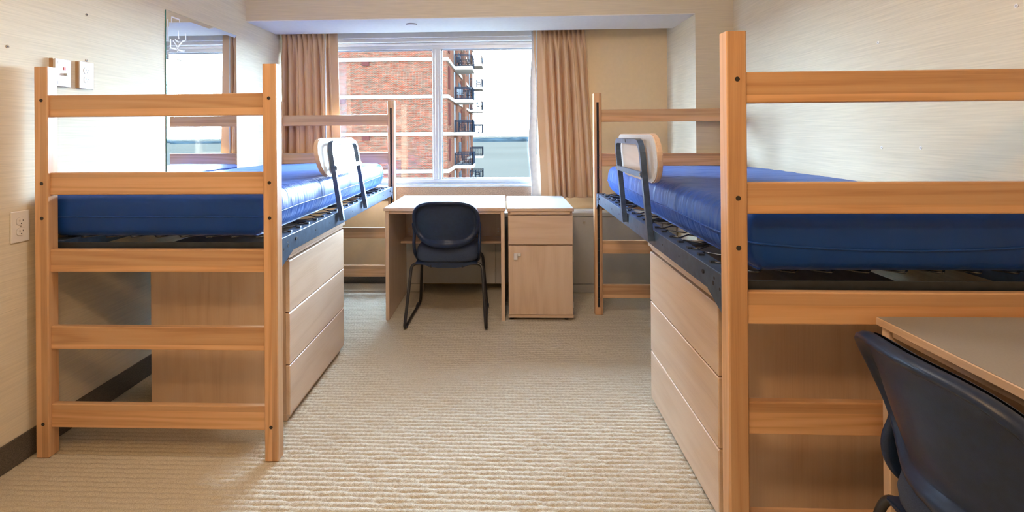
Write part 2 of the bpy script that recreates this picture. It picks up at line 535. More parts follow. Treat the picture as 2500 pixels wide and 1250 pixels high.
# carpet: rows of loops, real relief
def carpet():
    pitch_y, pitch_x = 0.0253, 0.0200
    y0, y1 = 1.15, YW
    ny = int((y1 - y0) / pitch_y * 7); nx = int((XR - XL) / pitch_x * 4)
    ys = np.linspace(y0, y1, ny + 1); xs = np.linspace(XL, XR, nx + 1)
    Xg, Yg = np.meshgrid(xs, ys)
    row = np.floor(Yg / pitch_y)
    wob = 0.0016 * np.sin(Xg * 41 + row * 1.7) + 0.001 * np.sin(Xg * 97 + row * 2.9)
    fy = np.abs(np.sin(PI * (Yg + wob) / pitch_y))
    fx = np.abs(np.sin(PI * (Xg + 0.004 * np.sin(row * 2.3)) / pitch_x))
    prof = np.power(fy, 0.55)
    hgt = 0.0075 * prof * (0.58 + 0.42 * np.power(fx, 0.55))
    hgt += rng.normal(0, 0.00045, hgt.shape)
    Z = hgt - 0.0075
    V = np.stack([Xg, Yg, Z], -1).reshape(-1, 3)
    idx = np.arange((ny + 1) * (nx + 1)).reshape(ny + 1, nx + 1)
    Q = np.stack([idx[:-1, :-1], idx[:-1, 1:], idx[1:, 1:], idx[1:, :-1]], -1).reshape(-1, 4)
    me = bpy.data.meshes.new('floor')
    me.vertices.add(len(V)); me.vertices.foreach_set('co', V.ravel().astype(np.float32))
    me.loops.add(Q.size); me.loops.foreach_set('vertex_index', Q.ravel().astype(np.int32))
    me.polygons.add(len(Q))
    me.polygons.foreach_set('loop_start', np.arange(0, Q.size, 4, dtype=np.int32))
    me.polygons.foreach_set('loop_total', np.full(len(Q), 4, dtype=np.int32))
    me.polygons.foreach_set('use_smooth', np.ones(len(Q), dtype=bool))
    me.update(); me.validate()
    me.materials.append(MATS['carpet'])
    o = link(bpy.data.objects.new('floor', me))
    struct(o, 'beige ribbed loop carpet covering the floor', 'floor')
    box('carpet_underlay', (XL - 0.05, YN, -0.12), (XR, y0, -0.002), 'carpet', o)
    box('floor_slab', (XL - 0.05, y0, -0.12), (XR + 0.05, YW + 0.1, -0.03), 'carpet', o)
carpet()

# ------------------------------------------------------------------ window
win = struct(empty('window_1', (0, YW, 0)), 'wide aluminium window looking out to a brick building and lake', 'window')
def wb(name, a, b, mat, bev=0.002, parent=win):
    return box(name, (a[0], a[1], a[2]), (b[0], b[1], b[2]), mat, parent, bev)
# y offsets relative to wall face
wb('window_sill', (WX0, -0.015, 0.820), (WX1, 0.10, 0.836), 'alu')
wb('frame_bottom', (WX0, 0.035, 0.836), (WX1, 0.12, 0.882), 'alu')
wb('frame_lip', (WX0, 0.028, 0.846), (WX1, 0.036, 0.852), 'alu_shadow', 0.0)
wb('frame_top', (WX0, 0.035, 1.992), (WX1, 0.12, 2.022), 'alu')
wb('frame_jamb', (WX0, 0.035, 0.882), (WX0 + 0.05, 0.12, 1.992), 'alu')
wb('frame_jamb', (WX1 - 0.05, 0.035, 0.882), (WX1, 0.12, 1.992), 'alu')
wb('mullion', (-0.613, 0.030, 0.882), (-0.540, 0.12, 1.992), 'alu')
wb('mullion_ridge', (-0.590, 0.022, 0.882), (-0.563, 0.031, 1.992), 'alu', 0.003)
for zz0, zz1, yy, mt in ((2.022, 2.045, 0.03, 'white_paint'), (2.048, 2.079, -0.01, 'white_paint'), (2.080, 2.160, -0.02, 'white_paint')):
    wb('head_rail', (WX0, yy, zz0), (WX1, 0.14, zz1), mt, 0.003)
for a, b_ in ((WX0 + 0.05, -0.613), (-0.540, WX1 - 0.05)):
    p = wb('glass_pane', (a, 0.074, 0.882), (b_, 0.080, 1.992), 'pane_glass', 0.0)
    g = 0.009
    for q in (((a, 0.060, 0.882), (b_, 0.074, 0.882 + g)), ((a, 0.060, 1.992 - g), (b_, 0.074, 1.992)), ((a, 0.060, 0.882), (a + g, 0.074, 1.992)), ((b_ - g, 0.060, 0.882), (b_, 0.074, 1.992))):
        c = p.location
        box('gasket', [q[0][i] - c[i] for i in range(3)], [q[1][i] - c[i] for i in range(3)], 'alu_shadow', p)

# ------------------------------------------------------------------ curtains
def curtain(name, xt0, xt1, xb0, xb1, ztop, zbot, flat_side, seed, label):
    """flat_side: +1 when the flat leading edge lies at the larger x"""
    r = np.random.default_rng(seed)
    root = empty(name, ((xt0 + xt1) / 2, YW - 0.085, zbot))
    nu, nv = 340, 60
    nf = 11
    ph = r.uniform(0, 2 * PI, 6)
    V, Fc = [], []
    for j in range(nv + 1):
        v = j / nv                      # 0 bottom, 1 top
        z = v * (ztop - zbot)
        for i in range(nu + 1):
            u = i / nu
            s = u if flat_side < 0 else 1 - u   # s = 0 at the leading edge
            x = (xb0 + (xt0 - xb0) * v) * (1 - u) + (xb1 + (xt1 - xb1) * v) * u
            fold = max(0.0, min(1.0, (s - 0.13) / 0.08))
            phase = 2 * PI * nf * s
            drift = (1 - v) * (1.1 * math.sin(5 * s + ph[0] + 1.2 * v) + 0.8 * math.sin(11 * s + ph[1]))
            ph1 = phase * 0.32 + drift * 0.9 + ph[2]
            ph2 = phase * 0.5 + drift * 0.35 + ph[3]
            wide = 0.062 * abs(math.sin(ph1)) ** 0.7 + 0.012 * abs(math.sin(ph2)) ** 0.8 - 0.045
            wide *= 0.80 + 0.30 * math.sin(7 * s + ph[4])
            ca = math.cos(phase)
            pinch = 0.060 * abs(math.sin(phase * 0.5)) ** 0.7 - 0.035
            top = max(0.0, min(1.0, (v - 0.80) / 0.14))
            top = top * top * (3 - 2 * top)
            y = wide * (1 - top) + pinch * top
            if v > 0.90:
                y *= 1.0
            nk = 1.0 - 0.35 * math.exp(-((v - 0.90) / 0.03) ** 2)
            y = y * fold * nk
            x += 0.006 * fold * math.sin(phase * 1.0 + 1.0) * (0.3 + top)
            V.append((x - root.location.x, -y, z))
    w = nu + 1
    for j in range(nv):
        for i in range(nu):
            Fc.append((j * w + i, j * w + i + 1, (j + 1) * w + i + 1, (j + 1) * w + i))
    cl = mesh_obj('curtain_cloth', V, Fc, 'curtain', root, smooth=True)
    sd = cl.modifiers.new('thickness', 'SOLIDIFY'); sd.thickness = 0.004
    # control wand
    fx = (xt0 + 0.028) if flat_side < 0 else (xt1 - 0.085)
    wx = fx - root.location.x
    tube('curtain_wand', [(wx, -0.05, ztop - zbot - 0.05), (wx + 0.004 * flat_side, -0.05, 0.36)], 0.005, 'acrylic', root)
    disc('wand_hook', (wx, ztop - zbot - 0.04), 0.008, 'Y', -0.06, -0.045, 'nickel', root)
    # white lining seen at the window side
    lx = (xt0 - root.location.x - 0.022) if flat_side < 0 else (xt1 - root.location.x - 0.02)
    LV, LF = [], []
    m = 40
    for j in range(m + 1):
        z = (ztop - zbot) * j / m
        wv = 0.012 * math.sin(z * 4.2 + seed) + 0.005 * math.sin(z * 11)
        for i, (dx, dy) in enumerate(((-0.000, 0.020), (0.022, 0.028), (0.05, 0.03), (0.085, 0.034))):
            LV.append((lx + dx * (1 if flat_side < 0 else -0.8) + wv * (1 - i / 3) * (1 if flat_side < 0 else 0.2), dy, z))
    for j in range(m):
        for i in range(3):
            LF.append((j * 4 + i, j * 4 + i + 1, (j + 1) * 4 + i + 1, (j + 1) * 4 + i))
    ln = mesh_obj('lining', LV, LF, 'curtain_lining', root, smooth=True)
    ln.modifiers.new('thickness', 'SOLIDIFY').thickness = 0.003
    tag(root, label, 'curtain', 'tan pleated curtains at the window')
    return root
curtain('curtain', -1.865, -1.395, -1.85, -1.36, 2.20, 0.735, +1, 3, 'tan pleated curtain drawn into the corner beside the mirror wall')
curtain('curtain', 0.235, 0.655, 0.30, 0.735, 2.20, 0.735, -1, 9, 'tan pleated curtain hanging above the grey cabinet')
# curtain track
tr = box('curtain_track', (XL + 0.01, YW - 0.10, 2.20), (XA - 0.01, YW - 0.07, 2.225), 'alu', bev=0.003)
struct(tr, 'white curtain track hidden above the beam edge', 'trim')

# ------------------------------------------------------------------ heater cabinet under the window
cb = empty('grey_cabinet', (0.30, 4.02, 0))
def cbx(name, a, b, mat, bev=0.002, parent=cb):
    return box(name, (a[0] - 0.30, a[1] - 4.02, a[2]), (b[0] - 0.30, b[1] - 4.02, b[2]), mat, parent, bev)
cbx('body', (-0.805, 4.04, 0.07), (XA - 0.004, YW - 0.01, 0.60), 'cabinet_grey')
cbx('top', (-0.81, 4.012, 0.603), (XA - 0.004, YW - 0.002, 0.635), 'cabinet_grey', 0.004)
seams = [-0.805, -0.08, 0.50, 1.235, XA - 0.006]
for k in range(4):
    d = cbx('door', (seams[k] + 0.002, 4.02, 0.07), (seams[k + 1] - 0.002, 4.04, 0.599), 'cabinet_grey')
    if k == 2:
        lk = disc('lock', (0.625 - 0.30 - d.location.x, 0.555 - d.location.z), 0.011, 'Y', -0.016, -0.006, 'nickel', d, n=14, bev=0.002)
for a, b_ in ((-0.805, -0.66), (0.46, XA - 0.006)):
    cbx('plinth', (a, 4.022, 0), (b_, 4.06, 0.066), 'cabinet_grey')
tag(cb, 'long low grey cabinet under the window behind the desk', 'cabinet')

# ------------------------------------------------------------------ beds
RZ = [(1.3402, 1.4271), (1.0321, 1.1200), (0.7268, 0.8162), (0.4215, 0.5120), (0.1122, 0.2048)]
PW, PD, BW, BL, BH = 0.0545, 0.0500, 0.9712, 2.12, 1.5392

def make_bed(loc, rz, sg, label, guard_y, guard_lean):
    root = empty('loft_bed', loc, rz)
    B = lambda name, u0, u1, y0, y1, z0, z1, mat, bev=0.003, parent=root: box(name, (sg * u0, y0, z0), (sg * u1, y1, z1), mat, parent, bev, 2 if bev > 0.002 else 1)
    # posts with a slotted channel on the inner face
    for near in (True, False):
        for aisle in (True, False):
            u0 = 0 if aisle else BW - PW
            y0 = 0 if near else BL
            cx_, cy_ = sg * (u0 + PW / 2), y0 + PD / 2
            d = 1 if near else -1          # slot faces the middle of the bed
            hw, hd, sw, sdp = PW / 2, PD / 2, 0.0085, 0.016
            bm = bmesh.new()
            bev = 0.004
            za, zb = 0.05, 1.478
            prof = [(-hw + bev, -d * hd), (hw - bev, -d * hd), (hw, -d * (hd - bev)), (hw, d * (hd - bev)), (hw - bev, d * hd), (sw, d * hd), (sw, d * (hd - sdp)), (-sw, d * (hd - sdp)), (-sw, d * hd), (-hw + bev, d * hd), (-hw, d * (hd - bev)), (-hw, -d * (hd - bev))]
            full = [p for i, p in enumerate(prof) if i not in (5, 6, 7, 8)]
            def ext(pf, z0, z1):
                A = [bm.verts.new((x, y, z0)) for x, y in pf]
                Bv = [bm.verts.new((x, y, z1)) for x, y in pf]
                bm.faces.new(A); bm.faces.new(Bv)
                for i in range(len(pf)):
                    j = (i + 1) % len(pf)
                    bm.faces.new([A[i], A[j], Bv[j], Bv[i]])
            ext(full, 0, za); ext(prof, za, zb); ext(full, zb, BH)
            post = bm_obj('post', bm, 'oak_Z', root)
            post.location = (cx_, cy_, 0)
            sl = box('post_slot', (-sw, d * (hd - sdp), za), (sw, d * (hd - sdp + 0.004), zb), 'slot', post)
            if aisle and not near:
                for k in range(17):
                    z = za + 0.06 + k * 0.083
                    box('slot_pin', (-sw, d * (hd - 0.010) - sl.location.y, z - 0.003 - sl.location.z), (sw, d * (hd - 0.005) - sl.location.y, z + 0.003 - sl.location.z), 'black_steel', sl)
            if near:
                for z in (1.406, 1.078, 0.941, 0.131):
                    q = disc('bolt', (sg * (u0 + PW / 2 + (0.001 if aisle else -0.004)), z), 0.0068, 'Y', -0.0012, 0.02, 'bolt', root, n=14)
    # wooden rails at both ends
    for y0 in (0.0, BL):
        ya, yb = (0.012, 0.038)
        for z0, z1 in RZ:
            B('rail', PW - 0.002, BW - PW + 0.002, y0 + ya, y0 + yb, z0, z1, 'oak_X', 0.004)
    # steel side rails
    yA, yB = PD + 0.002, BL - 0.002
    for u0, s in ((0.016, 1), (BW - 0.016, -1)):
        bm = bmesh.new()
        bm_box(bm, (sg * u0, yA, 0.775), (sg * (u0 + s * 0.004), yB, 0.845), 0.0012)
        bm_box(bm, (sg * (u0 + s * 0.002), yA, 0.841), (sg * (u0 + s * 0.058), yB, 0.845), 0.001)
        sr = bm_obj('side_rail', bm, 'steel_blue', root)
        for ye, dd in ((yA, 1), (yB, -1)):
            prism('bracket', [(ye, 0.8445), (ye + dd * 0.125, 0.8445), (ye + dd * 0.125, 0.775), (ye, 0.725)] if dd > 0 else [(ye, 0.8445), (ye, 0.735), (ye + dd * 0.07, 0.79), (ye + dd * 0.07, 0.8445)], 'X', sg * (u0 - s * 0.0035), sg * u0, 'steel_blue', sr)
            for hy, hz, hr in ((0.035, 0.800, 0.005), (0.075, 0.822, 0.005), (0.082, 0.805, 0.007), (0.165, 0.818, 0.007)):
                if dd < 0: hy *= 0.6
                disc('rivet_hole', (ye + dd * hy, hz), hr, 'X', sg * (u0 - s * 0.0042), sg * (u0 + s * 0.001), 'slot', sr, n=10)
        if s > 0:
            for k in range(1, 9):
                yy = yA + 0.2 + k * 0.195
                disc('rivet_hole', (yy, 0.81), 0.004, 'X', sg * (u0 - s * 0.0006), sg * (u0 + s * 0.001), 'slot', sr, n=8)
    # end bars of the spring deck
    for y0, y1 in ((PD + 0.004, PD + 0.009), (BL - 0.012, BL - 0.007)):
        B('deck_end_bar', 0.03, BW - 0.03, y0, y1, 0.770, 0.836, 'black_steel', 0.001)
    for k, yc in enumerate((0.52, 1.06, 1.58)):
        B('deck_cross_bar', 0.03, BW - 0.03, yc, yc + 0.045, 0.828, 0.838, 'black_steel', 0.001)
    # sinuous springs
    sp_mesh = None
    n_sp = 20
    for k in range(n_sp):
        yc = 0.12 + k * (BL - 0.22) / (n_sp - 1)
        if sp_mesh is None:
            pts = []
            per = 0.105
            L = BW - 0.084
            m = int(L / per * 14)
            for i in range(m + 1):
                u = 0.042 + L * i / m
                t = 2 * PI * (u - 0.042) / per
                yv = 0.030 * math.sin(t) + 0.006 * math.sin(3 * t)
                pts.append((sg * (u + 0.012 * math.sin(2 * t)), yv, 0.8485))
            v, f = tube_geo(pts, 0.003, 5)
            o = mesh_obj('spring', v, f, 'spring_wire', root, smooth=True)
            sp_mesh = o.data
            o.location = (0, yc, 0)
        else:
            o = link(bpy.data.objects.new('spring', sp_mesh), root)
            o.location = (0, yc, 0)
            if k % 2:
                o.scale = (1, -1, 1)
        for uu in (0.046, BW - 0.046):
            box('spring_clip', (sg * (uu - 0.010), yc - 0.008, 0.8445), (sg * (uu + 0.010), yc + 0.008, 0.8525), 'black_steel', root, 0.001)
    # guard: board on a bent steel frame hooked to the side rail
    g = empty('guard_rail', (0, 0, 0)); g.parent = root
    g.location = (sg * 0.001, guard_y, 0.83)
    g.rotation_euler = (0, guard_lean, 0)
    fw_, fd = 0.036, 0.024
    half = 0.235
    path = fillet([(0, -half, -0.03), (0, -half, 0.395), (0, half, 0.395), (0, half, -0.03)], 0.06, 8)
    V, Fc = [], []
    for i, p in enumerate(path):
        t = (path[min(i + 1, len(path) - 1)] - path[max(i - 1, 0)]).normalized()
        nv = Vector((0, -t.z, t.y))
        for a, b_ in ((-0.5, -0.5), (0.5, -0.5), (0.5, 0.5), (-0.5, 0.5)):
            V.append(p + nv * (a * fw_ * 0.62) + Vector((b_ * fd, 0, 0)))
    for i in range(len(path) - 1):
        for k in range(4):
            Fc.append((i * 4 + k, i * 4 + (k + 1) % 4, (i + 1) * 4 + (k + 1) % 4, (i + 1) * 4 + k))
    Fc += [(0, 1, 2, 3), tuple((len(path) - 1) * 4 + k for k in (3, 2, 1, 0))]
    bm = bmesh.new()
    bv = [bm.verts.new(v) for v in V]
    for f in Fc: bm.faces.new([bv[i] for i in f])
    fr = bm_obj('guard_frame', bm, 'steel_blue', g)
    cbz = 0.255
    cbar = box('guard_crossbar', (-sg * 0.017, -half - 0.004, cbz - 0.013), (-sg * 0.009, half + 0.004, cbz + 0.013), 'steel_blue', g, 0.002)
    for s in (-1, 1):
        disc('guard_screw', (s * (half - 0.004), cbz), 0.006, 'X', -sg * 0.020, -sg * 0.016, 'nickel', g, n=10)
    box('guard_slot', (-sg * 0.0135, -0.004, 0.388), (-sg * 0.0115, 0.004, 0.404), 'bolt', g)
    ol = round_rect(-0.35, 0.35, 0.213, 0.425, (0.125, 0.125, 0.075, 0.075), 8)
    bo = prism('guard_board', ol, 'X', sg * 0.030, sg * 0.052, 'laminate_Y', g, bev=0.004)
    ol2 = round_rect(-0.346, 0.346, 0.217, 0.421, (0.121, 0.121, 0.071, 0.071), 8)
    prism('board_face', ol2, 'X', sg * 0.0285, sg * 0.031, 'guard_face', g)
    prism('board_spacer', round_rect(-0.19, 0.19, 0.225, 0.392, (0.02, 0.02, 0.05, 0.05), 5), 'X', sg * 0.012, sg * 0.029, 'laminate_Y', g)
    tag(root, label, 'bed', 'raised oak beds')
    return root

bedL = make_bed((-0.88422, 1.91961, 0), 0.00326, -1, 'raised oak bed frame standing against the mirror wall', 1.015, 0)
bedR = make_bed((0.61278, 1.41537, 0), -0.00326, 1, 'raised oak bed frame nearest the camera beside the bare wall', 1.00, 0)
for b_, ang in ((bedL, -9.0), (bedR, -5.0)):
    for ch in b_.children:
        if ch.name.startswith('guard_rail'):
            ch.rotation_euler = (0, math.radians(ang), 0)

# mattresses
def mattress(loc, rz, sg, label, seed, sag):
    W, L, H, R = 0.895, 1.985, 0.185, 0.038
    nx, ny, nz = 44, 110, 12
    bm = bmesh.new()
    vmap = {}
    def vert(i, j, k):
        key = (i, j, k)
        if key in vmap: return vmap[key]
        # denser near the edges
        f = lambda t: t - 0.06 * math.sin(2 * PI * t)
        p = Vector(((f(i / nx) - 0.5) * W, (f(j / ny) - 0.5) * L, (k / nz - 0.5) * H))
        inner = Vector((max(-W / 2 + R, min(W / 2 - R, p.x)), max(-L / 2 + R, min(L / 2 - R, p.y)), max(-H / 2 + R, min(H / 2 - R, p.z))))
        d = p - inner
        if d.length > 1e-9:
            q = inner + d.normalized() * R
        else:
            q = p
        # bulging sides, soft crown on top
        cz = 1 - (2 * q.z / H) ** 2
        if abs(p.x) > W / 2 - R: q.x += math.copysign(0.014 * cz, p.x)
        if abs(p.y) > L / 2 - R: q.y += math.copysign(0.010 * cz, p.y)
        if q.z > 0: q.z += 0.012 * (1 - (2 * q.x / W) ** 2) * (1 - (2 * q.y / L) ** 4)
        if q.z < 0 and abs(p.x) > W / 2 - R: q.x -= math.copysign(0.026 * (-2 * q.z / H) ** 1.6, p.x)
        # gathers in the cover
        gy = noise.noise(Vector((q.x * 3, q.y * 26 + seed, q.z * 4)))
        gx = noise.noise(Vector((q.x * 22, q.y * 3 + seed, q.z * 4 + 9)))
        gs = noise.noise(Vector((q.x * 5, q.y * 5, q.z * 5 + seed)))
        edge = 0.4 + 0.6 * max(0.0, 1 - abs(q.z - H / 2 + 0.02) / 0.08)
        if abs(p.x) > W / 2 - R * 1.5: q.x += math.copysign(0.0045 * gy + 0.004 * gs, p.x)
        if abs(p.y) > L / 2 - R * 1.5: q.y += math.copysign(0.003 * gx + 0.003 * gs, p.y)
        if p.z > 0: q.z += 0.0035 * gy * edge + 0.003 * gs
        v = bm.verts.new(q); vmap[key] = v
        return v
    def quad(a, b, c, d): bm.faces.new([vert(*a), vert(*b), vert(*c), vert(*d)])
    for i in range(nx):
        for j in range(ny):
            for k in (0, nz):
                quad((i, j, k), (i + 1, j, k), (i + 1, j + 1, k), (i, j + 1, k))
    for i in range(nx):
        for k in range(nz):
            for j in (0, ny):
                quad((i, j, k), (i + 1, j, k), (i + 1, j, k + 1), (i, j, k + 1))
    for j in range(ny):
        for k in range(nz):
            for i in (0, nx):
                quad((i, j, k), (i, j + 1, k), (i, j + 1, k + 1), (i, j, k + 1))
    root = empty('mattress', loc, rz)
    body = bm_obj('mattress_cover', bm, 'navy', root, smooth=True)
    body.location = (0, 0, H / 2)
    pts = []
    n = 160
    ol = round_rect(-W / 2 - 0.0155, W / 2 + 0.0155, -L / 2 - 0.0125, L / 2 + 0.0125, (R,) * 4, 8)
    dens = []
    for a in range(len(ol)):
        p, q = ol[a], ol[(a + 1) % len(ol)]
        m = max(1, int(math.hypot(q[0] - p[0], q[1] - p[1]) / 0.05))
        for t in range(m):
            dens.append((p[0] + (q[0] - p[0]) * t / m, p[1] + (q[1] - p[1]) * t / m))
    for x, y in dens:
        pts.append((x, y, H * 0.47 - sag * (1 - (2 * x / W) ** 2) * (1 if y < -L / 2 else 0) + 0.002 * math.sin(y * 9 + seed)))
    tube('piping', pts, 0.0032, 'navy', root, n=6, closed=True)
    tag(root, label, 'mattress', 'navy mattresses')
    return root
mattress((-0.884 - 0.080 - 0.4575, 1.92 + 0.062 + 1.0, 0.853), 0.003, -1, 'navy blue mattress on the bed against the mirror wall', 1.0, 0.0)
mattress((0.613 + 0.085 + 0.4575, 1.415 + 0.062 + 1.005, 0.853), -0.003, 1, 'navy blue mattress on the bed nearest the camera', 5.0, 0.022)

# ------------------------------------------------------------------ dressers under the beds
def dresser(loc, sg, label):
    """front face towards the aisle; local u runs from the face to the wall, y along the face"""
    root = empty('dresser', loc)
    B = lambda name, u0, u1, y0, y1, z0, z1, mat, bev=0.002, parent=root: box(name, (sg * u0, y0, z0), (sg * u1, y1, z1), mat, parent, bev)
    L, D = 0.745, 0.635
    body = bmesh.new()
    B('side_panel', 0.022, D, 0.012, 0.030, 0.028, 0.722, 'laminate_Z')
    B('side_panel', 0.022, D, L - 0.030, L - 0.012, 0.028, 0.722, 'laminate_Z')
    B('back_panel', D - 0.012, D - 0.002, 0.030, L - 0.030, 0.03, 0.722, 'laminate_Z')
    B('plinth', 0.020, D, 0.012, L - 0.012, 0.0, 0.030, 'laminate_Y')
    B('top', -0.008, D + 0.005, -0.014, L + 0.010, 0.735, 0.756, 'laminate_Y', 0.003)
    B('top_band', 0.004, D, 0.010, L - 0.002, 0.718, 0.735, 'laminate_Y', 0.002)
    zs = [0.030, 0.252, 0.482, 0.712]
    for k in range(3):
        B('drawer', 0.0, 0.020, 0.0, L, zs[k] + 0.0022, zs[k + 1] - 0.0022, 'laminate_Y', 0.003)
    tag(root, label, 'dresser', 'three drawer dressers under the beds')
    return root
dresser((-0.950, 2.180, 0), -1, 'oak laminate three-drawer dresser under the bed beside the mirror wall')
dresser((0.672, 1.632, 0), 1, 'oak laminate three-drawer dresser under the bed nearest the camera')

# ------------------------------------------------------------------ desks
def desk(loc, rz, label, width, depth):
    """front towards local -y, origin at the floor under the front left corner"""
    root = empty('desk', loc, rz)
    B = lambda name, a, b, mat, bev=0.002: box(name, a, b, mat, root, bev)
    H = 0.765
    t = B('desktop', (0, 0, H - 0.022), (width, depth, H - 0.001), 'laminate_X')
    c = t.location
    box('desktop_surface', (-c.x + 0.0025, -c.y + 0.0025, H - 0.0015 - c.z), (width - 0.0025 - c.x, depth - 0.0025 - c.y, H - c.z), 'grey_laminate', t)
    B('side_panel', (0.008, 0.010, 0), (0.033, depth - 0.084, H - 0.022), 'laminate_Z')
    B('side_panel', (width - 0.033, 0.010, 0), (width - 0.008, depth - 0.084, H - 0.022), 'laminate_Z')
    B('apron', (0.033, 0.018, H - 0.043), (width - 0.033, 0.040, H - 0.0225), 'laminate_X')
    B('modesty_panel', (0.033, depth - 0.103, 0.445), (width - 0.033, depth - 0.083, H - 0.022), 'laminate_Z')
    B('shelf', (0.033, depth - 0.30, 0.438), (width - 0.033, depth - 0.104, 0.456), 'laminate_X')
    for x in (0.045, width - 0.075):
        br = B('shelf_bracket', (x, depth - 0.107, 0.47), (x + 0.03, depth - 0.1035, H - 0.03), 'laminate_Z', 0.0)
        for z in (0.495, 0.515):
            disc('screw', (x + 0.015 - br.location.x, z - br.location.z), 0.006, 'Y', -0.005, -0.0015, 'nickel', br, n=10)
    tag(root, label, 'desk', 'oak laminate desks')
    return root
desk((-0.826, 3.392, 0), 0.0, 'oak laminate desk with pale grey top under the window', 0.828, 0.70)
desk((0.986, 1.388, 0), -PI / 2, 'oak laminate desk with grey top against the foot of the bed', 0.84, 0.60)

def pedestal():
    x0, y0, w, d = 0.010, 3.402, 0.450, 0.685
    root = empty('desk_pedestal', (x0, y0, 0))
    B = lambda name, a, b, mat, bev=0.002, parent=root: box(name, a, b, mat, parent, bev)
    H = 0.760
    t = B('pedestal_top', (0, 0, H - 0.022), (w, d, H - 0.001), 'laminate_X', 0.003)
    c = t.location
    box('top_surface', (-c.x + 0.0025, -c.y + 0.0025, H - 0.0015 - c.z), (w - 0.0025 - c.x, d - 0.0025 - c.y, H - c.z), 'grey_laminate', t)
    B('body', (0.008, 0.030, 0.03), (w - 0.006, 0.606, H - 0.024), 'laminate_Z')
    B('pull_board', (0.022, 0.010, H - 0.044), (w - 0.024, 0.032, H - 0.023), 'laminate_X')
    B('plinth', (0.006, 0.014, 0.018), (w - 0.004, 0.030, 0.040), 'laminate_X', 0.003)
    for x in (0.03, w - 0.05):
        for y in (0.05, 0.54):
            disc('foot', (x, y), 0.014, 'Z', 0.0, 0.03, 'chair_steel', root, n=12)
    B('drawer', (0.008, 0.004, 0.515), (w - 0.008, 0.028, H - 0.050), 'laminate_X', 0.003)
    dr = B('cabinet_door', (0.009, 0.006, 0.042), (w - 0.010, 0.028, 0.508), 'laminate_Z', 0.003)
    dc = dr.location
    bx_, bz = 0.066 - dc.x, 0.447 - dc.z
    bm = bmesh.new()
    bm_box(bm, (bx_ - 0.022, -0.033, bz - 0.032), (bx_ + 0.004, -0.012, bz + 0.010), 0.004, 2)
    bm_box(bm, (bx_ + 0.000, -0.026, bz - 0.008), (bx_ + 0.026, -0.012, bz + 0.012), 0.003, 2)
    bm_obj('latch', bm, 'plate_white', dr)
    for z in (0.40, 0.09):
        B('hinge', (w - 0.0105, 0.008, z), (w - 0.004, 0.026, z + 0.04), 'nickel', 0.001)
    tag(root, 'narrow oak laminate pedestal with a drawer and latched door beside the desk', 'cabinet')
pedestal()

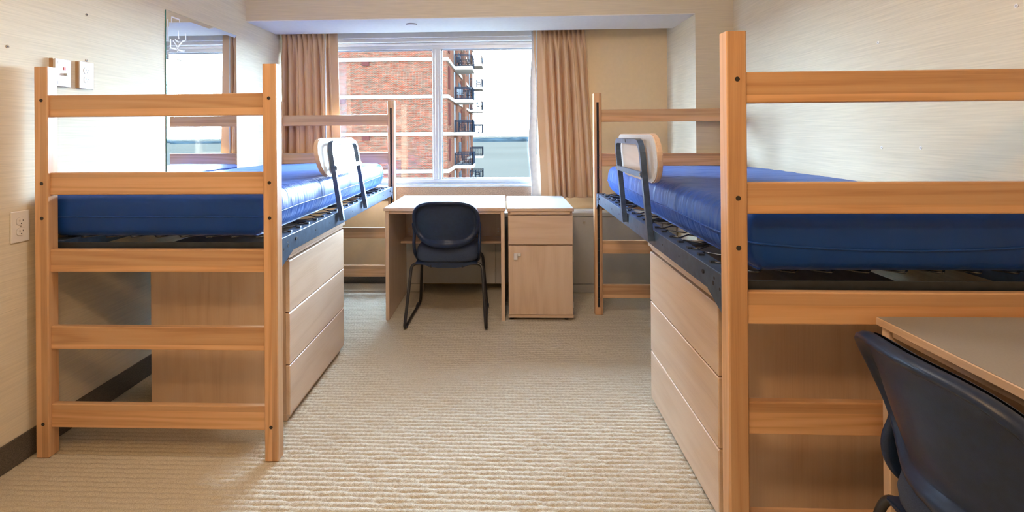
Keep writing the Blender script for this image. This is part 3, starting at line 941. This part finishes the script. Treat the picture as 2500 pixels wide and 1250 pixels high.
# ------------------------------------------------------------------ chairs
def chair(loc, rz, label, tilt=0.0):
    root = empty('chair', loc, rz)
    zc, hw = 0.675, 0.226
    N = 72
    def outline(t):
        a = 2 * PI * t
        ca, sa = math.cos(a), math.sin(a)
        e = 0.62 if sa > 0 else 0.60
        x = hw * math.copysign(abs(ca) ** e, ca)
        z = (0.160 if sa > 0 else 0.158) * math.copysign(abs(sa) ** (0.72 if sa > 0 else 0.95), sa)
        return x, z
    def surf_y(x, z):
        return -0.225 + (0.070 + 0.25 * max(0.0, 0.80 - z)) * (x / hw) ** 2 - 0.28 * (z - 0.55) + 0.30 * (z - 0.62) ** 2
    rings = [(0.0, 0.010, 0), (0.35, 0.011, 0), (0.7, 0.014, 0), (0.94, 0.016, 0), (1.0, 0.013, 0), (1.0, 0.002, 0.18), (1.0, -0.008, 0.36), (1.0, -0.012, 0.60), (1.0, -0.007, 0.88), (1.0, 0.006, 1.0), (1.0, 0.018, 0.97), (1.0, 0.024, 0.85), (0.6, 0.030, 0), (0.0, 0.032, 0)]
    V, Fc = [], []
    for rho, off, k in rings:
        for i in range(N):
            ox, oz = outline(i / N)
            a = 2 * PI * i / N
            wid = 0.032 + 0.020 * max(0.0, -math.sin(a)) ** 2
            ln = math.hypot(ox, oz)
            inn = 1 - wid / ln
            s = rho * inn if k == 0 else inn + (1 - inn) * k
            x, z = ox * s, zc + oz * s
            V.append((x, surf_y(x, z) + off, z))
    for r in range(len(rings) - 1):
        for i in range(N):
            j = (i + 1) % N
            Fc.append((r * N + i, r * N + j, (r + 1) * N + j, (r + 1) * N + i))
    bm = bmesh.new()
    bv = [bm.verts.new(v) for v in V]
    for f in Fc: bm.faces.new([bv[i] for i in f])
    bmesh.ops.remove_doubles(bm, verts=bm.verts, dist=1e-5)
    bk = bm_obj('backrest', bm, 'chair_plastic', root, smooth=True)
    # padded front of the back
    V, Fc = [], []
    for rho, off in ((0.0, 0.055), (0.4, 0.054), (0.75, 0.050), (0.92, 0.043), (0.96, 0.030)):
        for i in range(N):
            ox, oz = outline(i / N)
            x, z = ox * rho, zc + 0.004 + oz * rho
            V.append((x, surf_y(x, z) + off, z))
    for r in range(4):
        for i in range(N):
            j = (i + 1) % N
            Fc.append((r * N + i, r * N + j, (r + 1) * N + j, (r + 1) * N + i))
    bm = bmesh.new()
    bv = [bm.verts.new(v) for v in V]
    for f in Fc: bm.faces.new([bv[i] for i in f])
    bmesh.ops.remove_doubles(bm, verts=bm.verts, dist=1e-5)
    bm_obj('back_cushion', bm, 'chair_fabric', root, smooth=True)
    # stems joining back and seat
    for s in (-1, 1):
        pts = fillet([(s * 0.220, surf_y(0.22, 0.67) + 0.012, 0.67), (s * 0.219, surf_y(0.22, 0.60) + 0.006, 0.60), (s * 0.219, -0.150, 0.535), (s * 0.216, -0.135, 0.475), (s * 0.208, -0.050, 0.412), (s * 0.17, -0.02, 0.402)], 0.06, 6)
        tube('back_stem', pts, 0.014, 'chair_plastic', root, n=10, sx=0.8, sy=1.35)
        disc('screw', (s * 0.222, 0.61), 0.005, 'Y', surf_y(0.222, 0.61) - 0.013, surf_y(0.222, 0.61), 'nickel', root, n=10)
    # seat cushion: rounded slab
    sw, sl = 0.215, 0.455
    V, Fc = [], []
    prof = [(0.0, 0.520), (0.6, 0.520), (0.86, 0.512), (0.97, 0.490), (1.0, 0.462), (0.985, 0.432), (0.93, 0.417), (0.0, 0.415)]
    for rho, z in prof:
        for i in range(N):
            a = 2 * PI * i / N
            x = sw * math.copysign(abs(math.cos(a)) ** 0.42, math.cos(a)) * rho
            y = 0.045 + sl / 2 * math.copysign(abs(math.sin(a)) ** 0.42, math.sin(a)) * rho
            V.append((x, y, z - 0.02 * max(0, (y - 0.15) / 0.12) ** 2 + 0.008 * (x / sw) ** 2 * (1 if z > 0.48 else 0)))
    for r in range(len(prof) - 1):
        for i in range(N):
            j = (i + 1) % N
            Fc.append((r * N + i, r * N + j, (r + 1) * N + j, (r + 1) * N + i))
    bm = bmesh.new()
    bv = [bm.verts.new(v) for v in V]
    for f in Fc: bm.faces.new([bv[i] for i in f])
    bmesh.ops.remove_doubles(bm, verts=bm.verts, dist=1e-5)
    bm_obj('seat', bm, 'chair_fabric', root, smooth=True)
    # seat pan, a shallow tray
    ol = [(-0.205, 0.414), (-0.205, 0.405), (-0.135, 0.398), (-0.120, 0.384), (-0.06, 0.378), (0.06, 0.378), (0.120, 0.384), (0.135, 0.398), (0.205, 0.405), (0.205, 0.414)]
    prism('seat_pan', ol, 'Y', -0.165, 0.24, 'chair_plastic', root, bev=0.003)
    # sled legs: one bent tube on each side
    for s in (-1, 1):
        pts = fillet([(s * 0.10, -0.16, 0.388), (s * 0.150, -0.130, 0.400), (s * 0.236, -0.138, 0.400), (s * 0.263, -0.272, 0.011), (s * 0.248, 0.275, 0.011), (s * 0.222, 0.215, 0.396), (s * 0.10, 0.200, 0.392)], [0, 0.05, 0.05, 0.05, 0.05, 0.05, 0], 7)
        lg = tube('sled_leg', pts, 0.0105, 'chair_steel', root, n=10)
        for y in (-0.20, 0.20):
            tube('glide', [(s * (0.2615 - 0.0137 * (y + 0.2)), y - 0.03, 0.0095), (s * (0.2615 - 0.0137 * (y + 0.2)), y + 0.03, 0.0095)], 0.0112, 'chair_plastic', lg, n=8)
    tag(root, label, 'chair', 'black stacking chairs at the desks')
    return root
chair((-0.392, 3.490, 0), 0.0, 'black plastic backed sled chair tucked under the window desk')
chair((1.040, 1.000, 0), -PI / 2, 'black plastic backed sled chair close to the camera at the grey topped desk')

# ------------------------------------------------------------------ mirror on the wall
def mirror():
    y0, y1, z0, z1 = 2.742, 3.480, 0.93, 1.970
    x0 = XL + 0.001
    root = empty('wall_mirror', (x0, (y0 + y1) / 2, z0))
    hy, h = (y1 - y0) / 2, z1 - z0
    box('glass_edge', (0, -hy, 0), (0.0045, hy, h), 'glass_green', root)
    bw = 0.022
    V = [(0.0046, -hy + 0.0005, 0.0005), (0.0046, hy - 0.0005, 0.0005), (0.0046, hy - 0.0005, h - 0.0005), (0.0046, -hy + 0.0005, h - 0.0005),
         (0.0066, -hy + bw, bw), (0.0066, hy - bw, bw), (0.0066, hy - bw, h - bw), (0.0066, -hy + bw, h - bw)]
    Fc = [(4, 5, 6, 7), (0, 1, 5, 4), (1, 2, 6, 5), (2, 3, 7, 6), (3, 0, 4, 7), (3, 2, 1, 0)]
    mesh_obj('mirror_pane', V, Fc, 'mirror_silver', root)
    # etched line drawing near the upper corner
    S = 3.126
    def mp(px, py):
        dx, dy = (px / S + 395 - CX) / F_PX, -(py / S + 20 - CY) / F_PX
        d = FW + RT * dx + UP * dy
        t = (x0 + 0.0067) / d.x
        return (d.y * t - (y0 + y1) / 2, EYE + d.z * t - z0)
    segs = [((75, 110), (75, 65)), ((75, 66), (135, 87)), ((135, 85), (135, 110)), ((46, 82), (46, 245)), ((68, 235), (68, 305)), ((68, 303), (172, 332)), ((172, 334), (172, 322)), ((85, 245), (120, 300)), ((120, 300), (160, 250)), ((120, 298), (120, 332)), ((125, 170), (130, 235)), ((182, 195), (182, 255)), ((160, 252), (184, 250)), ((116, 391), (166, 405)), ((100, 240), (130, 262))]
    bm = bmesh.new()
    for a, b_ in segs:
        A, B2 = mp(*a), mp(*b_)
        d = Vector((B2[0] - A[0], B2[1] - A[1])); n = Vector((-d.y, d.x)).normalized() * 0.004
        q = [(A[0] + n.x, A[1] + n.y), (A[0] - n.x, A[1] - n.y), (B2[0] - n.x, B2[1] - n.y), (B2[0] + n.x, B2[1] + n.y)]
        a_ = [bm.verts.new((0.0066, y, z)) for y, z in q]; c_ = [bm.verts.new((0.0070, y, z)) for y, z in q]
        bm.faces.new(c_)
        for i in range(4): bm.faces.new([a_[i], a_[(i + 1) % 4], c_[(i + 1) % 4], c_[i]])
    bm_obj('etched_mark', bm, 'etch', root)
    tag(root, 'frameless wall mirror above the bed reflecting the window', 'mirror')
mirror()

# ------------------------------------------------------------------ wall plates
def outlet(yc, zc, raised, label, w=0.076, h=0.121):
    root = empty('power_outlet', (XL + 0.0005, yc, zc))
    x1 = 0.0
    if raised:
        box('mounting_box', (0, -w / 2 + 0.002, -h / 2 + 0.002), (0.016, w / 2 - 0.002, h / 2 - 0.002), 'box_tan', root)
        x1 = 0.016
    pl = box('cover_plate', (x1, -w / 2, -h / 2), (x1 + 0.007, w / 2, h / 2), 'plate_white', root, 0.003, 2)
    xf = x1 + 0.007
    for s in (1, -1):
        z = s * 0.020
        ol = [(0.0185 * math.copysign(abs(math.cos(a)) ** 0.7, math.cos(a)), z + 0.0150 * math.copysign(abs(math.sin(a)) ** 0.75, math.sin(a))) for a in [2 * PI * k / 24 for k in range(24)]]
        rim = prism('receptacle_rim', [(u * 1.05, z + (v - z) * 1.06) for u, v in ol], 'X', xf - 0.001, xf + 0.0004, 'socket_grey', root)
        rc = prism('receptacle', ol, 'X', xf - 0.001, xf + 0.0022, 'plate_white', root)
        for dy, hh in ((-0.0065, 0.0075), (0.0065, 0.0065)):
            box('contact_slot', (xf + 0.0018, dy - 0.0012, z + 0.003 - hh / 2), (xf + 0.0026, dy + 0.0012, z + 0.003 + hh / 2), 'plate_dark', rc)
        disc('ground_hole', (0, z - 0.0085), 0.0026, 'X', xf + 0.0018, xf + 0.0026, 'plate_dark', rc, n=10)
    disc('screw', (0, 0), 0.003, 'X', xf - 0.001, xf + 0.0012, 'nickel', root, n=10)
    return tag(root, label, 'outlet', 'duplex power outlets')
outlet(1.889, 0.915, False, 'beige duplex power outlet low on the wall beside the bed post')
outlet(2.186, 1.536, True, 'white duplex power outlet high on the wall above the bed rail')

def data_plate(yc, zc, w=0.076, h=0.115):
    root = empty('data_plate', (XL + 0.0005, yc, zc))
    box('mounting_box', (0, -w / 2, -h / 2), (0.018, w / 2 - 0.002, h / 2 - 0.002), 'plate_white', root)
    box('mounting_box_side', (0.0, -w / 2 - 0.003, -h / 2), (0.014, -w / 2, h / 2), 'box_tan', root)
    box('cover_plate', (0.018, -w / 2, -h / 2), (0.024, w / 2, h / 2), 'plate_white', root, 0.002, 2)
    for z in (0.042, -0.042):
        box('label_window', (0.0235, -0.026, z - 0.006), (0.0252, 0.028, z + 0.006), 'etch', root, 0.0005)
    box('red_jack', (0.0235, 0.000, 0.012), (0.027, 0.011, 0.024), 'jack_red', root, 0.001)
    bm = bmesh.new()
    v, f = tube_geo([(0.0235, 0.008, -0.006), (0.040, 0.008, -0.006)], 0.0055, 10)
    bv = [bm.verts.new(p) for p in v]
    for q in f: bm.faces.new([bv[i] for i in q])
    bm_obj('coaxial_jack', bm, 'nickel', root)
    tag(root, 'white data jack plate with a red port behind the bed post', 'data plate')
data_plate(2.063, 1.533)

# small wall anchors left in the wallpaper
def anchor(x, y, z, mat, label):
    s = 1 if x < 0 else -1
    root = empty('wall_anchor', (x, y, z))
    disc('anchor_rim', (0, 0), 0.0065, 'X', 0, s * 0.002, mat, root, n=12)
    disc('anchor_hole', (0, 0), 0.0032, 'X', s * 0.0015, s * 0.0026, 'plate_dark' if x < 0 else 'socket_grey', root, n=10)
    tag(root, label, 'anchor', 'small anchors in the walls')
anchor(XL, 1.847, 1.607, 'anchor_brown', 'brown wall anchor above the bed post, furthest from the mirror')
anchor(XL, 2.212, 1.815, 'anchor_brown', 'brown wall anchor highest on the mirror wall')
anchor(XL, 2.210, 1.607, 'anchor_brown', 'brown wall anchor just above the white power outlet')
anchor(XR, 2.250, 1.644, 'plate_white', 'white wall anchor high on the bare wall nearer the window')
anchor(XR, 1.659, 1.653, 'plate_white', 'white wall anchor in the upper picture corner of the bare wall')
anchor(XR, 2.234, 1.190, 'plate_white', 'white wall anchor between the bed rails, nearer the bed post')
anchor(XR, 2.031, 1.194, 'plate_white', 'white wall anchor between the bed rails, further from the bed post')

# sprinkler cover in the soffit
sp_root = empty('sprinkler_cover', (-0.701, 3.80, ZS - 0.006))
disc('cover_ring', (0, 0), 0.040, 'Z', -0.004, 0.0, 'socket_grey', sp_root, n=28)
disc('cover_cap', (0, 0), 0.038, 'Z', -0.012, -0.004, 'white_paint', sp_root, n=28, bev=0.002)
tag(sp_root, 'small round white sprinkler cover under the beam', 'sprinkler cover')

# ------------------------------------------------------------------ ceiling lamp over the camera, plus an added fill lamp (out of frame)
def ceiling_lamp(x, y, power, color, label):
    root = empty('ceiling_lamp', (x, y, ZC))
    disc('lamp_base', (0, 0), 0.19, 'Z', -0.025, 0.0, 'alu', root, n=32)
    m, nt, b = new_mat('lamp_glass_' + label.split()[0])
    b.inputs['Base Color'].default_value = (0.9, 0.85, 0.75, 1)
    b.inputs['Emission Color'].default_value = (*color, 1)
    b.inputs['Emission Strength'].default_value = 3.0
    V, Fc = [], []
    n = 32
    for k in range(6):
        a = 0.5 * PI * k / 5
        for i in range(n):
            t = 2 * PI * i / n
            V.append((0.175 * math.cos(a) * math.cos(t), 0.175 * math.cos(a) * math.sin(t), -0.025 - 0.07 * math.sin(a)))
    for k in range(5):
        for i in range(n):
            Fc.append((k * n + i, k * n + (i + 1) % n, (k + 1) * n + (i + 1) % n, (k + 1) * n + i))
    mesh_obj('lamp_shade', V, Fc, m.name, root, smooth=True)
    lt = bpy.data.lights.new('lamp_light', 'POINT')
    lt.energy = power
    lt.color = color
    lt.shadow_soft_size = 0.10
    lo = link(bpy.data.objects.new('lamp_light', lt), root)
    lo.location = (0, 0, -0.21)
    tag(root, label, 'lamp')
ceiling_lamp(-0.20, 0.10, LAMP_POWER, LAMP_COLOR, 'round flush ceiling lamp over the camera')
ceiling_lamp(-0.15, 1.70, FILL_POWER, FILL_COLOR, 'second flush lamp added as fill light between the beds')  # unseen fill, added to brighten the dresser fronts, mattress sides and mid floor

# ------------------------------------------------------------------ outside: building, lake, far shore
def building():
    XB, YB = -4.35, 38.0
    x0, yE = -30.0, 69.0
    root = empty('apartment_building', (XB, YB, -34.0))
    T = lambda a: (a[0] - XB, a[1] - YB, a[2] + 34.0)
    def bb(name, a, b, mat, parent=root, bev=0.0):
        A, B2 = T(a), T(b)
        if parent is not root:
            A = [A[i] - parent.location[i] for i in range(3)]; B2 = [B2[i] - parent.location[i] for i in range(3)]
        return box(name, A, B2, mat, parent, bev)
    bb('brick_wall', (x0, YB, -34), (XB, yE, 22), 'brick_far')
    tops = [1.475 + 2.83 * k for k in range(-6, 6)]
    for z in tops:
        bb('floor_band', (x0, YB - 0.12, z - 0.27), (XB + 0.12, yE, z), 'concrete')
    bb('brick_pier', (XB, 51.0, -34), (XB + 0.35, 53.2, 22), 'brick_far')
    # vents in the end wall
    for px, z in ((-10.55, 6.55), (-10.55, 0.87), (-12.4, 3.7)):
        v = bb('wall_vent', (px - 0.28, YB - 0.10, z), (px + 0.28, YB + 0.05, z + 0.36), 'shutter_red')
    for k, z in enumerate(tops):
        if not (-6 < z < 11): continue
        for (ya, yb, zz0, zz1, mt) in ((38.9, 40.0, 0.55, 2.3, 'shutter_red'), (47.6, 48.4, 0.9, 1.9, 'window_grey'), (48.9, 49.7, 0.9, 1.9, 'window_grey'), (50.0, 50.6, 0.3, 2.3, 'shutter_red'), (54.5, 55.6, 0.3, 2.3, 'shutter_red'), (57.5, 58.3, 0.9, 1.9, 'window_grey')):
            w = bb('window', (XB - 0.05, ya, z + zz0), (XB + 0.05, yb, z + zz1), mt)
            bb('pane', (XB + 0.05, ya + 0.1, z + zz0 + 0.1), (XB + 0.06, yb - 0.1, z + zz1 - 0.1), mt, w)
        for y in (43.9, 62.4):
            d = bb('balcony_door', (XB, y - 0.55, z), (XB + 0.10, y - 0.35, z + 2.35), 'door_white')
            d2 = bb('door_shutter', (XB, y - 0.1, z), (XB + 0.06, y + 0.55, z + 2.2), 'shutter_red')
        for y0b in (43.2, 61.8):
            y1b = y0b + 3.2
            xo = XB + 1.62
            s = bb('balcony_slab', (XB + 0.10, y0b, z - 0.28), (xo, y1b, z + 0.02), 'concrete')
            bm = bmesh.new()
            c = s.location
            def rb(a, b):
                A, B2 = T(a), T(b)
                bm_box(bm, [A[i] - c[i] for i in range(3)], [B2[i] - c[i] for i in range(3)])
            r = 0.03
            top = z + 1.05
            for (xa, ya, xb, yb) in ((XB + 0.12, y0b + 0.06, xo - 0.06, y0b + 0.06), (xo - 0.06, y0b + 0.06, xo - 0.06, y1b - 0.06), (XB + 0.12, y1b - 0.06, xo - 0.06, y1b - 0.06)):
                for zz in (z + 0.10, top - 0.12, top):
                    rb((xa - r, ya - r, zz - r), (xb + r, yb + r, zz + r))
                side = xa == xb
                n = int(max(xb - xa, yb - ya) / (0.07 if side else 0.13))
                for i in range(n + 1):
                    t = i / n
                    px, py = xa + (xb - xa) * t, ya + (yb - ya) * t
                    q = (0.018 if side else 0.015) if 0 < i < n else 0.03
                    rb((px - q, py - q, z + 0.02), (px + q, py + q, top))
            bm_obj('balcony_railing', bm, 'rail_iron', s)
    tag(root, 'tall red brick apartment building with pale floor bands and balconies', 'building')
    # chairs out on the balconies
    def bchair(x, y, z, rz, mat, label):
        o = empty('balcony_chair', (x, y, z), rz)
        box('seat', (-0.28, -0.26, 0.40), (0.28, 0.28, 0.46), mat, o)
        box('backrest', (-0.28, 0.24, 0.46), (0.28, 0.30, 0.98), mat, o)
        for sx in (-0.26, 0.26):
            for sy in (-0.24, 0.27):
                box('leg', (sx - 0.025, sy - 0.025, 0), (sx + 0.025, sy + 0.025, 0.62 if sy < 0 else 0.9), mat, o)
            box('armrest', (sx - 0.03, -0.26, 0.60), (sx + 0.03, 0.27, 0.65), mat, o)
        tag(o, label, 'chair', 'chairs on the far balconies')
    zz = [1.475 + 2.83 * k + 0.02 for k in (1, 0, -1, 2, -2)]
    bchair(-3.85, 44.3, zz[3], 1.2, 'rail_iron', 'dark chair on the top near balcony of the brick building, by the wall')
    bchair(-3.1, 44.6, zz[3], -1.9, 'rail_iron', 'dark chair on the top near balcony of the brick building, by the outer railing')
    bchair(-3.85, 44.2, zz[0], 0.4, 'door_white', 'white chair on the second near balcony of the brick building')
    bchair(-3.1, 44.6, zz[0], -1.7, 'rail_iron', 'dark chair on the second near balcony of the brick building')
    bchair(-3.7, 44.4, zz[1], 1.5, 'rail_iron', 'dark chair on the third near balcony of the brick building')
    bchair(-3.5, 44.5, zz[2], 1.6, 'rail_iron', 'dark chair on the lowest near balcony of the brick building')
    bchair(-3.2, 63.2, zz[3], 1.5, 'rail_iron', 'dark chair on the topmost far balcony of the brick building')
    bchair(-3.1, 63.0, zz[0], 1.5, 'rail_iron', 'dark chair on the second far balcony of the brick building')
    bchair(-3.5, 63.0, zz[1], 1.5, 'rail_iron', 'dark chair on the third far balcony of the brick building')
    bchair(-3.4, 63.2, zz[4] + 2.83 * 1 - 2.83, 1.5, 'rail_iron', 'dark chair on the lowest far balcony of the brick building')
building()

lake = struct(box('lake', (-9000, 6.0, -34.6), (9000, 9000, -34.5), 'lake_water'), 'pale blue lake spreading below the window', 'lake')

def shore():
    D = 2480.0
    n = 900
    xs = np.linspace(-3600, 4200, n)
    V, Fc = [], []
    r = np.random.default_rng(4)
    base = 14 + 4 * np.sin(xs / 410.0) + 3 * np.sin(xs / 163.0 + 1)
    bumps = r.uniform(-2.2, 2.2, n)
    bumps = np.convolve(bumps, [0.25, 0.5, 0.25], 'same')
    for i, x in enumerate(xs):
        yb = D + 60 * math.sin(x / 700.0)
        h = base[i] + bumps[i]
        for dy, hz in ((0, 0), (4, h * 0.55), (18, h * 0.85), (45, h), (260, h + 2.0), (600, h * 0.4), (900, 0)):
            V.append((x, yb + dy, -34.5 + hz))
    for i in range(n - 1):
        for k in range(6):
            Fc.append((i * 7 + k, (i + 1) * 7 + k, (i + 1) * 7 + k + 1, i * 7 + k + 1))
    o = mesh_obj('far_shore', V, Fc, 'shore_trees')
    struct(o, 'wooded blue green far shore across the lake', 'shore')
shore()
